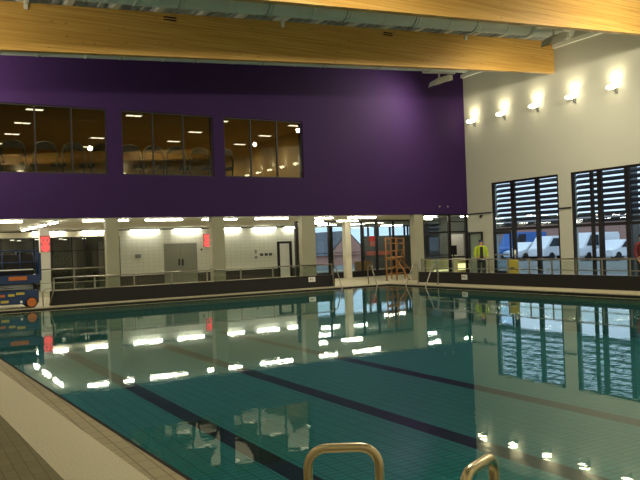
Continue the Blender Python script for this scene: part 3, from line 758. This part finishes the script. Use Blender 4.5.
# ------------------------------------------------------------ blue scissor lift
e = empty('scissor_lift', (1.95, 26.0, 0), 0, 'blue scissor lift with orange wheels parked at the far left pool corner', 'scissor lift')
boxobj('chassis', (0, 2.22, .02, .9, .14, .60), 'blue', e, bevel=.03)
boxobj('scissor_stack', (.08, 2.1, .12, .8, .601, .82), 'dark', e)
bm = bmesh.new()
for k in range(3):
    z = .63+.06*k
    bm_tube(bm, [(.15, .10, z), (2.05, .10, z+.05)], .022, 6); bm_tube(bm, [(.15, .10, z+.05), (2.05, .10, z)], .022, 6)
obj('scissor_arms', bm, 'greymetal', e)
boxobj('platform', (0, 2.26, .0, .92, .821, 1.12), 'blue', e, bevel=.015)
bm = bmesh.new()
for y in (.03, .89):
    for x in (.05, .55, 1.1, 1.65, 2.2): bm_cyl(bm, (x, y, 1.12), (x, y, 1.95), .02, 8)
    for z in (1.55, 1.95): bm_cyl(bm, (.05, y, z), (2.2, y, z), .02, 8)
for z in (1.55, 1.95):
    for x in (.05, 2.2): bm_cyl(bm, (x, .03, z), (x, .89, z), .02, 8)
obj('guard_rail', bm, 'blue', e)
bm = bmesh.new(); bm_cyl(bm, (.05, -.03, 1.30), (2.05, -.03, 1.30), .022, 8); obj('front_bar', bm, 'whitemetal', e)
boxobj('control_cabinet', (2.26, 2.34, .1, .8, .9, 1.85), 'blue', e, bevel=.01)
boxobj('tool_crates', (.3, 2.1, .25, .7, 1.121, 1.8), 'dark', e, bevel=.02)
for x in (.3, 1.98):
    for y in (-.02, .78):
        bm = bmesh.new(); bm_cyl(bm, (x, y, .19), (x, y+.14, .19), .188, 22); wh = obj('wheel', bm, 'rubber', e)
        bm = bmesh.new(); bm_cyl(bm, (x, y-.012, .19), (x, y-.001, .19), .15, 20); obj('wheel_hub', bm, 'orange', wh)
boxobj('orange_label', (1.28, 1.85, -.022, -.001, .95, 1.08), 'orange', e)
for i, (x, z, m, wl) in enumerate(((.95, .45, 'orange', .2), (1.25, .46, 'yellow', .2), (.7, .3, 'yellow', .2), (1.5, .50, 'yellow', .26), (1.02, .25, 'yellow', .24), (1.62, .22, 'signwhite', .07))):
    boxobj('sticker', (x, x+wl, .008, .019, z-.04, z+.04), m, e)
# exposed cable reel next to the lift
e = empty('grab_rail_hoop', (4.42, 26.15, 0), 0, 'steel hoop rail between the scissor lift and dark wall', 'rail')
bm = bmesh.new(); bm_tube(bm, [(-.1, 0, .001), (-.1, 0, .5), (0, 0, .6), (.16, 0, .62), (.24, 0, .5), (.18, 0, .3), (.1, 0, .02)], .022, 8); obj('rail_tube', bm, 'steel', e)

# ------------------------------------------------------------ orange scaffold tower
e = empty('scaffold_tower', (0, 0, 0), 0, 'orange scaffold tower with outriggers at the far pool corner', 'scaffold')
F1 = [(19.72, 27.4), (20.30, 27.4)]; F2 = [(20.95, 28.7), (21.75, 28.7)]
for (ax, ay), (bx, by) in ((F1[0], F1[1]), (F2[0], F2[1])):
    bm = bmesh.new()
    for (x, y) in ((ax, ay), (bx, by)): bm_cyl(bm, (x, y, .0), (x, y, 2.02), .035, 10)
    for z in (.28, .62, 1.0, 1.4, 1.75, 2.0): bm_cyl(bm, (ax, ay, z), (bx, by, z), .022, 8)
    bm_cyl(bm, ((ax+bx)/2, ay, 1.0), ((ax+bx)/2, ay, 2.0), .018, 8)
    obj('end_frame', bm, 'scaf', e)
bm = bmesh.new()
for i in (0, 1):
    for z in (.3, 1.05, 1.98): bm_cyl(bm, (F1[i][0], F1[i][1], z), (F2[i][0], F2[i][1], z), .024, 8)
obj('horizontal_brace', bm, 'scaf', e)
bm = bmesh.new(); bm_tube(bm, [(F1[1][0], F1[1][1], .35), (F2[1][0], F2[1][1], 1.6)], .02, 8); obj('diagonal_brace', bm, 'scaf', e)
for (x, y, dx) in ((20.33, 27.37, .42), (21.35, 28.4, .62)):
    bm = bmesh.new(); bm_tube(bm, [(x, y, .95), (x+dx, y-.35, .03)], .032, 8); bm_ell(bm, (x+dx, y-.35, .035), (.06, .06, .035), 10, 6); obj('outrigger', bm, 'scaf', e)
bm = bmesh.new(); bm_prism(bm, [(F1[0][0], 27.42), (F1[1][0], 27.42), (F2[1][0], 28.68), (F2[0][0], 28.68)], 1.06, 1.1, 'Z'); obj('deck_board', bm, 'board', e)

# ------------------------------------------------------------ grab rails at the far corner
def pool_rail(x, y, ang, lab, hgt=.85):
    e = empty('pool_grab_rail', (x, y, 0), ang, lab, 'rail', 'far pool grab rails')
    bm = bmesh.new()
    pts = [(0, 0, .001), (.04, 0, .45), (.02, 0, hgt-.1), (-.1, 0, hgt), (-.25, 0, hgt-.06), (-.38, 0, .5), (-.62, 0, 0), (-.7, 0, -.3)]
    bm_tube(bm, pts, .024, 10); obj('rail_tube', bm, 'steel', e)
    bm = bmesh.new(); bm_cyl(bm, (0, 0, .001), (0, 0, .02), .06, 14); obj('floor_flange', bm, 'steel', e)
pool_rail(16.1, 26.25, PI/2, 'steel grab rail just past the end of the far dark wall')
pool_rail(17.9, 26.25, PI/2, 'steel grab rail between the dark wall end and orange scaffold')
pool_rail(19.1, 24.3, 0, 'left steel grab rail on the right deck near the scaffold')
pool_rail(19.1, 23.0, 0, 'right steel grab rail on the right deck near the scaffold')

# ------------------------------------------------------------ foreground grab rails
def hoop(A, B, zt, r, lab, z0a, z0b, c=.085):
    A, B = Vector(A), Vector(B); L = (B-A).length; d = (B-A)/L
    e = empty('ladder_grab_rail', (A.x, A.y, 0), math.atan2(d.y, d.x), lab, 'rail', 'near pool grab rails')
    pts = [(0, 0, z0a), (0, 0, zt-c-.15)]
    for k in range(0, 7): a = PI-PI/2*k/6; pts.append((c+c*math.cos(a), 0, zt-c+c*math.sin(a)))
    for k in range(0, 7): a = PI/2-PI/2*k/6; pts.append((L-c+c*math.cos(a), 0, zt-c+c*math.sin(a)))
    pts += [(L, 0, zt-c-.15), (L, 0, z0b)]
    bm = bmesh.new(); bm_tube(bm, pts, r, 18); obj('rail_tube', bm, 'grabsteel', e)
    bm = bmesh.new(); bm_cyl(bm, (0, 0, .001), (0, 0, .02), r*2.6, 18); obj('floor_flange', bm, 'grabsteel', e)
    return e
hoop((1.555, 2.81), (1.825, 2.645), .85, .021, 'polished steel grab rail hoop at bottom centre of the photo', .001, -.6)
hoop((1.765, 2.015), (2.01, 2.12), .9, .021, 'polished steel grab rail hoop cut off at the lower photo edge', .001, -.6, .06)

# ------------------------------------------------------------ yellow sign board
e = empty('floor_sign', (20.6, 20.28, 0), -PI/2+.35, 'yellow caution stand behind the railing by the first tall window', 'sign')
bm = bmesh.new(); bm_prism(bm, [(-.13, .02), (-.10, .02), (.0, 1.0), (-.03, 1.0)], -.21, .21, 'X'); b1 = obj('front_board', bm, 'yellow', e)
bm = bmesh.new(); bm_prism(bm, [(.13, .02), (.10, .02), (.0, 1.0), (.03, 1.0)], -.21, .21, 'X'); obj('rear_board', bm, 'yellow', e)
bm = bmesh.new(); bm_prism(bm, [(-.071, .66), (-.082, .58), (-.078, .58), (-.067, .66)], -.1, .1, 'X'); obj('warning_print', bm, 'print', e)
bm = bmesh.new(); bm_cyl(bm, (0, 0, 0), (0, 0, .17), .04, 12); bm_cyl(bm, (0, 0, .17), (0, 0, .22), .015, 10)
# hand-gel bottle sits on a slim stand behind the sign
e = empty('gel_stand', (21.3, 20.82, 0), 0, 'white gel bottle on a slim stand behind the yellow caution stand', 'gel stand')
obj('gel_bottle', bm, 'signwhite', e, loc=(0, 0, 1.12))
boxes('stand_post', [(-.02, .02, -.02, .02, .02, 1.1), (-.14, .14, -.14, .14, 0, .02), (-.07, .07, -.07, .07, 1.1, 1.119)], 'greymetal', e)

# ------------------------------------------------------------ people
def skin_body(name, joints, links, material, parent, sub=1):
    """joints: name -> (pos, rx, ry); one continuous skinned surface"""
    bm = bmesh.new(); lay = bm.verts.layers.skin.verify(); V = {}
    for i, (k, (p, rx, ry)) in enumerate(joints.items()):
        v = bm.verts.new(p); v[lay].radius = (rx, ry); V[k] = v
        if i == 0: v[lay].use_root = True
    for a, b in links: bm.edges.new((V[a], V[b]))
    me = bpy.data.meshes.new(name); bm.to_mesh(me); bm.free(); me.materials.append(M[material])
    o = bpy.data.objects.new(name, me); COL.objects.link(o); o.parent = parent
    s = o.modifiers.new('skin', 'SKIN'); s.use_smooth_shade = True
    d = o.modifiers.new('sub', 'SUBSURF'); d.levels = sub; d.render_levels = sub
    return o
def person(loc, rz, lab, jacket, trousers, head, seated=False, arm='down'):
    e = empty('person', loc, rz, lab, 'person')
    J = {'pelvis': ((0, 0, .95), .15, .11), 'belly': ((0, 0, 1.12), .14, .10), 'chest': ((0, -.01, 1.34), .165, .11), 'neckb': ((0, 0, 1.47), .08, .07), 'neck': ((0, -.01, 1.53), .055, .055),
         'jaw': ((0, -.03, 1.60), .065, .08), 'skull': ((0, -.015, 1.68), .08, .095), 'top': ((0, 0, 1.735), .06, .07)}
    Lk = [('pelvis', 'belly'), ('belly', 'chest'), ('chest', 'neckb'), ('neckb', 'neck'), ('neck', 'jaw'), ('jaw', 'skull'), ('skull', 'top')]
    arms = {}
    for s, n in ((-1, 'l'), (1, 'r')):
        J['hip'+n] = ((s*.10, 0, .88), .09, .09); J['knee'+n] = ((s*.12, -.02, .49), .058, .058); J['ankle'+n] = ((s*.13, .02, .09), .04, .042); J['toe'+n] = ((s*.15, -.14, .035), .042, .03)
        J['sh'+n] = ((s*.20, 0, 1.42), .06, .06); J['el'+n] = ((s*.275, .02, 1.14), .043, .043); J['wr'+n] = ((s*.26, -.12, .93), .03, .03)
        Lk += [('pelvis', 'hip'+n), ('hip'+n, 'knee'+n), ('knee'+n, 'ankle'+n), ('ankle'+n, 'toe'+n), ('neckb', 'sh'+n), ('sh'+n, 'el'+n), ('el'+n, 'wr'+n)]
        J['palm'+n] = ((s*.255, -.17, .87), .035, .018); Lk.append(('wr'+n, 'palm'+n))
        for k in range(4):
            o = (k-1.5)*.019; ln = (.065, .08, .085, .06)[k]
            J['f%d' % k+n] = ((s*.255+o*.4, -.19+o, .85), .009, .009); J['g%d' % k+n] = ((s*.25+o*.4, -.20+o, .85-ln*.55), .0085, .0085); J['h%d' % k+n] = ((s*.24+o*.4, -.185+o, .85-ln), .007, .007)
            Lk += [('palm'+n, 'f%d' % k+n), ('f%d' % k+n, 'g%d' % k+n), ('g%d' % k+n, 'h%d' % k+n)]
        J['t'+n] = ((s*.235, -.20, .89), .011, .011); J['u'+n] = ((s*.22, -.225, .865), .009, .009); Lk += [('wr'+n, 't'+n), ('t'+n, 'u'+n)]
    skin_body('body', J, Lk, 'skin', e, 1)
    # jacket: slightly larger skin over torso and arms
    g = 1.22
    JJ = {'b': ((0, 0, .93), .20, .145), 'c': ((0, 0, 1.12), .19, .135), 'd': ((0, -.005, 1.34), .20, .14), 'e': ((0, .005, 1.475), .10, .085)}
    LL = [('b', 'c'), ('c', 'd'), ('d', 'e')]
    for s, n in ((-1, 'l'), (1, 'r')):
        JJ['s'+n] = ((s*.205, 0, 1.425), .078, .078); JJ['q'+n] = ((s*.282, .02, 1.14), .065, .065); JJ['w'+n] = ((s*.262, -.11, .95), .05, .05)
        LL += [('e', 's'+n), ('s'+n, 'q'+n), ('q'+n, 'w'+n)]
    jk = skin_body('jacket', JJ, LL, jacket, e, 1)
    TT = {'p': ((0, 0, .96), .165, .125)}; TL = []
    for s, n in ((-1, 'l'), (1, 'r')):
        TT['h'+n] = ((s*.105, 0, .86), .105, .105); TT['k'+n] = ((s*.12, -.02, .49), .075, .075); TT['a'+n] = ((s*.13, .015, .10), .062, .066)
        TL += [('p', 'h'+n), ('h'+n, 'k'+n), ('k'+n, 'a'+n)]
    skin_body('trousers', TT, TL, trousers, e, 1)
    for s in (-1, 1):
        bm = bmesh.new(); bm_ell(bm, (s*.15, -.07, .045), (.055, .15, .045), 12, 8); obj('shoe', bm, 'rubber', e)
    # face
    bm = bmesh.new(); bm_ell(bm, (0, -.125, 1.635), (.014, .022, .026), 8, 6); obj('nose', bm, 'skin', e)
    bm = bmesh.new()
    for s in (-1, 1): bm_ell(bm, (s*.032, -.103, 1.662), (.013, .01, .008), 8, 6)
    obj('eyes', bm, 'print', e)
    bm = bmesh.new(); bm_ell(bm, (0, -.108, 1.592), (.026, .01, .006), 8, 6); obj('mouth', bm, 'salmon', e)
    bm = bmesh.new()
    for s in (-1, 1): bm_ell(bm, (s*.085, -.01, 1.645), (.012, .022, .034), 8, 6)
    obj('ears', bm, 'skin', e)
    bm = bmesh.new(); bm_ell(bm, (0, .008, 1.705), (.096, .112, .085), 16, 10)
    obj('cap' if head == 'cap' else 'hair', bm, head, e)
    return e
p1 = person((22.79, 24.35, 0), R(-32), 'person in open yellow hi-vis jacket and dark cap beside the white wall', 'hivis', 'navy', 'cap')
# dark shirt showing between the open jacket fronts
bm = bmesh.new(); bm_prism(bm, [(-.085, .86), (.085, .86), (.06, 1.46), (-.06, 1.46)], -.175, -.12); obj('open_shirt_front', bm, 'navy', p1, bevel=.01)
p2 = person((21.9, 15.55, 0), R(-20), 'person in dark red top standing at the right photo edge', 'maroon', 'navy', 'hair')

# ------------------------------------------------------------ outdoors
struct(boxes('floor_outdoor', [(34, 140, NY-60, 120, -.4, -.05), (RX+.35, 34, NY-60, PW+.4, -.4, -.05), (26.2, 34, PW+.4, 31, -.4, -.05), (30.3, 34, 31, 33.6, -.4, -.05), (LX, 34, 44, 120, -.4, -.05)], 'asphalt'))
def building(x0, x1, y0, y1, h, m, lab, ridge=1.5, wins=(), axis='Y'):
    e = empty('brick_building', ((x0+x1)/2, (y0+y1)/2, -.05), 0, lab, 'building')
    a, b = (x1-x0)/2, (y1-y0)/2
    bm = bmesh.new(); bm_box(bm, -a, a, -b, b, 0, h)
    if axis == 'Y': bm_prism(bm, [(-a, h+.01), (a, h+.01), (0, h+ridge-.15)], -b-.25, -b)
    obj('wall', bm, m, e)
    bm = bmesh.new()
    if axis == 'Y': bm_prism(bm, [(-a-.3, h), (a+.3, h), (0, h+ridge)], -b-.2, b+.2, 'Y')
    else: bm_prism(bm, [(-b-.3, h), (b+.3, h), (0, h+ridge)], -a-.2, a+.2, 'X')
    obj('roof', bm, 'roofslate', e)
    for (wx, wy, wz, dx, dy, dz) in wins:
        f = boxobj('window', (wx-dx/2, wx+dx/2, wy-dy/2, wy+dy/2, wz, wz+dz), 'signwhite', e)
    return e
building(54, 60, 26, 66, 3.2, 'brick', 'long low brick building across the car park', .6, [(-3.02, y, .9, .06, 1.2, .8) for y in (-12, -8, -4, 0, 4, 8, 12)])
building(33.3, 37.3, 55, 63, .9, 'brickx', 'brick gabled building seen through lobby glass', 2.2, [], axis='Y')

def vehicle(name, x, y, L, h, m, lab, cat, van=True, rz=PI/2):
    e = empty(name, (x, y, -.05), rz, lab, cat, 'parked vehicles outside')
    if van: prof = [(-L/2, .35), (L/2, .35), (L/2, .95), (L/2-.25, 1.1), (L/2-1.0, h), (-L/2+.08, h), (-L/2, h-.2)]
    else: prof = [(-L/2, .3), (L/2, .3), (L/2, .75), (L/2-.9, .92), (L/2-1.6, h), (-L/2+.9, h), (-L/2+.15, .95), (-L/2, .8)]
    bm = bmesh.new(); bm_prism(bm, prof, -.88, .88); obj('vehicle_body', bm, m, e, bevel=.05)
    bm = bmesh.new()
    for s in (-1, 1):
        a, b = (.885, .9) if s == 1 else (-.9, -.885)
        if van: bm_prism(bm, [(L/2-1.9, 1.12), (L/2-.5, 1.12), (L/2-1.05, h-.18), (L/2-1.9, h-.18)], a, b)
        else: bm_prism(bm, [(-L/2+.6, .95), (L/2-1.1, .95), (L/2-1.65, h-.1), (-L/2+1.0, h-.1)], a, b)
    obj('side_window', bm, 'carglass', e)
    for sx in (-L/2+.75, L/2-.8):
        for sy in (-.9, .72):
            bm = bmesh.new(); bm_cyl(bm, (sx, sy, .32), (sx, sy+.18, .32), .32, 18); wh = obj('wheel', bm, 'rubber', e)
    bm = bmesh.new()
    for s in (-.62, .62): bm_ell(bm, (L/2-.01, s, .72), (.04, .14, .08), 10, 6)
    obj('headlamp', bm, 'signwhite', e)
    return e
vehicle('parked_car', 46, 43.5, 4.0, 1.5, 'carwhite', 'white car parked outside, seen in the middle pane of the first tall window', 'car', False, PI)
vehicle('parked_van', 46.5, 41.0, 4.4, 1.95, 'carwhite', 'white van parked outside, seen in right pane of the first tall window', 'van', True, PI)
vehicle('parked_van', 49.2, 47.2, 4.6, 2.4, 'carblue', 'blue van parked behind the white car', 'van', True, PI)
vehicle('parked_van', 46, 37.0, 4.4, 2.1, 'carwhite', 'white van seen in left part of the second tall window', 'van', True, PI)
vehicle('parked_car', 46, 34.6, 4.0, 1.5, 'carwhite', 'white car seen beside mullion of the second tall window', 'car', False, PI)
# pale canopy post outside the second tall window
tag(boxobj('canopy_post', (25.6, 26.0, 18.55, 18.9, -.05, 4.6), 'dimwall', bevel=.01), 'grey canopy post outside the second tall window', 'post')
tag(boxobj('white_panel', (26.2, 26.3, 16.9, 18.9, -.05, 2.3), 'signwhite', bevel=.01), 'pale lilac-white hoarding panel outside the second tall window', 'panel')
